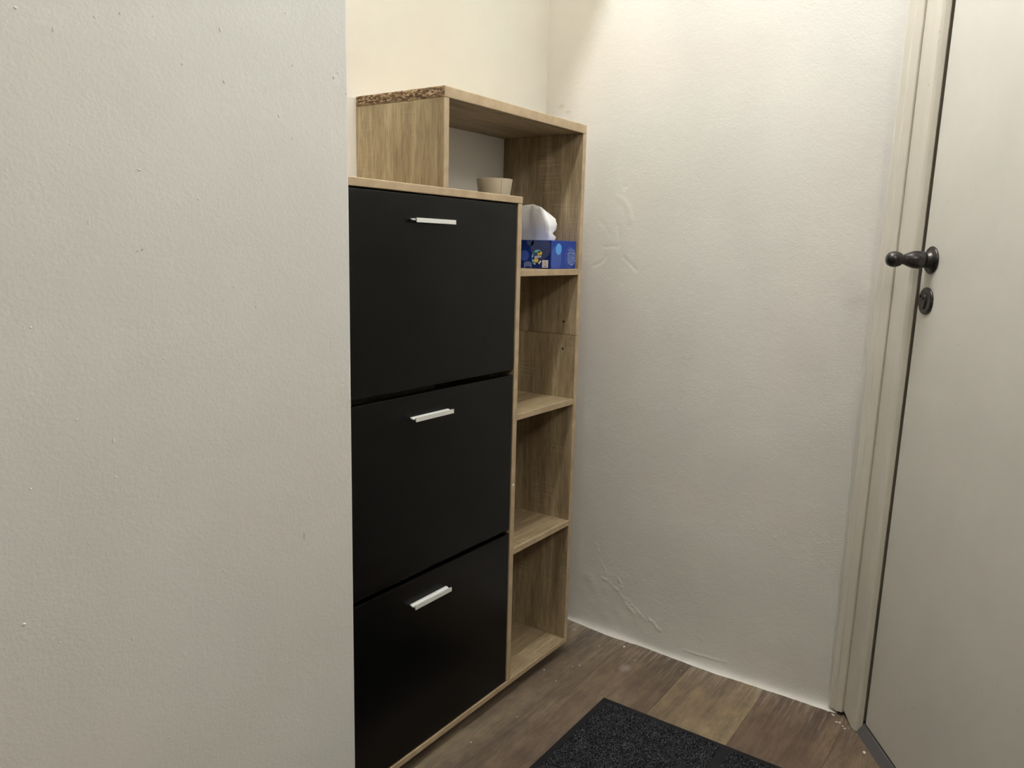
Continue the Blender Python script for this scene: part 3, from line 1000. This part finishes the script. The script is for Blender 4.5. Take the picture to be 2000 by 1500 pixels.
# ================================================================== DOORMAT
MX1, MY1 = 1.567, 0.8024
MX0, MY0 = MX1 - 0.92, MY1 - 0.62
mat_ = tag(empty('doormat', ((MX0 + MX1) / 2, (MY0 + MY1) / 2, 0)), 'dark grey speckled doormat with black rubber edging on the plank floor', 'doormat')
ML = mat_.location
bw = 0.017
bm = bmesh.new()
ou = [(MX0, MY0), (MX1, MY0), (MX1, MY1), (MX0, MY1)]
inn = [(MX0 + bw, MY0 + bw), (MX1 - bw, MY0 + bw), (MX1 - bw, MY1 - bw), (MX0 + bw, MY1 - bw)]
rows = [[(x, y, 0.0) for x, y in ou], [(x, y, 0.0012) for x, y in ou], [(x, y, 0.0028) for x, y in inn], [(x, y, 0.0) for x, y in inn]]
vr = [[bm.verts.new(Vector(p) - ML) for p in r_] for r_ in rows]
for r_ in range(4):
    for i in range(4):
        bm.faces.new((vr[r_][i], vr[r_][(i + 1) % 4], vr[(r_ + 1) % 4][(i + 1) % 4], vr[(r_ + 1) % 4][i]))
o = from_bm('rubber_edging', bm, M['rubber'], mat_); o['label'] = 'flat black rubber border'
# pile: a dense tufted surface, left out along the black groove
rng = np.random.default_rng(4)
GY = (0.478, 0.502)
for (ya, yb) in ((MY0 + bw, GY[0]), (GY[1], MY1 - bw)):
    nx_, ny_ = int((MX1 - MX0 - 2 * bw) / 0.0024), int((yb - ya) / 0.0024)
    gx = np.linspace(MX0 + bw, MX1 - bw, nx_); gy_ = np.linspace(ya, yb, ny_)
    GX, GYY = np.meshgrid(gx, gy_, indexing='ij')
    hgt = 0.0050 + rng.random(GX.shape) * 0.0036
    GX = GX + (rng.random(GX.shape) - 0.5) * 0.0014; GYY = GYY + (rng.random(GX.shape) - 0.5) * 0.0014
    hgt[0, :] = hgt[-1, :] = 0.0026; hgt[:, 0] = hgt[:, -1] = 0.0026
    VV = np.stack([GX - ML.x, GYY - ML.y, hgt], -1).reshape(-1, 3)
    idx = np.arange(nx_ * ny_).reshape(nx_, ny_)
    FF = np.stack([idx[:-1, :-1], idx[1:, :-1], idx[1:, 1:], idx[:-1, 1:]], -1).reshape(-1, 4)
    me = bpy.data.meshes.new('pile'); me.from_pydata(VV.tolist(), [], FF.tolist())
    o = link('pile', me, M['pile'], mat_); o['kind'] = 'stuff'
o = box('groove', (MX0 + bw, MX1 - bw, GY[0] - 0.001, GY[1] + 0.001, 0.0, 0.0027), M['rubber'], mat_, pl=ML)
o['label'] = 'black rubber groove across the pile'

# plaster crumbs swept along the wall and by the door frame
bm = bmesh.new()
crumbs = [(1219, 1264, 2.2), (1276, 1268, 1.6), (1122, 1230, 1.3), (1063, 1309, 1.3), (1688, 1471, 2.6), (1634, 1411, 1.8), (1617, 1389, 2.2), (1628, 1398, 1.5), (1132, 1300, 1.2),
          (1640, 1412, 1.6), (1650, 1424, 1.7), (1646, 1419, 1.4), (1626, 1396, 1.6), (1240, 1290, 0.9), (1170, 1262, 0.9), (1330, 1310, 0.9), (1086, 1330, 0.9), (920, 1450, 1.0), (1118, 1302, 0.9), (1010, 1400, 0.8)]
for u, v, s_ in crumbs:
    p = px_plane(u, v, 2, 0)
    r_ = bmesh.ops.create_icosphere(bm, subdivisions=1, radius=1.0)
    ph = RND.uniform(0, 6)
    for w in r_['verts']:
        kx = s_ * 0.0016 * (1 + 0.4 * noise.noise(w.co * 2 + Vector((ph, 0, 0))))
        c_, sn = math.cos(ph), math.sin(ph)
        x, y = w.co.x * kx * 1.3, w.co.y * kx * 0.8
        w.co = Vector((p.x + x * c_ - y * sn, p.y + x * sn + y * c_, max(0, s_ * 0.0007 + w.co.z * s_ * 0.0007)))
tag(from_bm('plaster_crumbs', bm, M['plaster']), 'scattered white plaster crumbs on the floor near the wall and door frame', 'crumbs', kind='stuff')
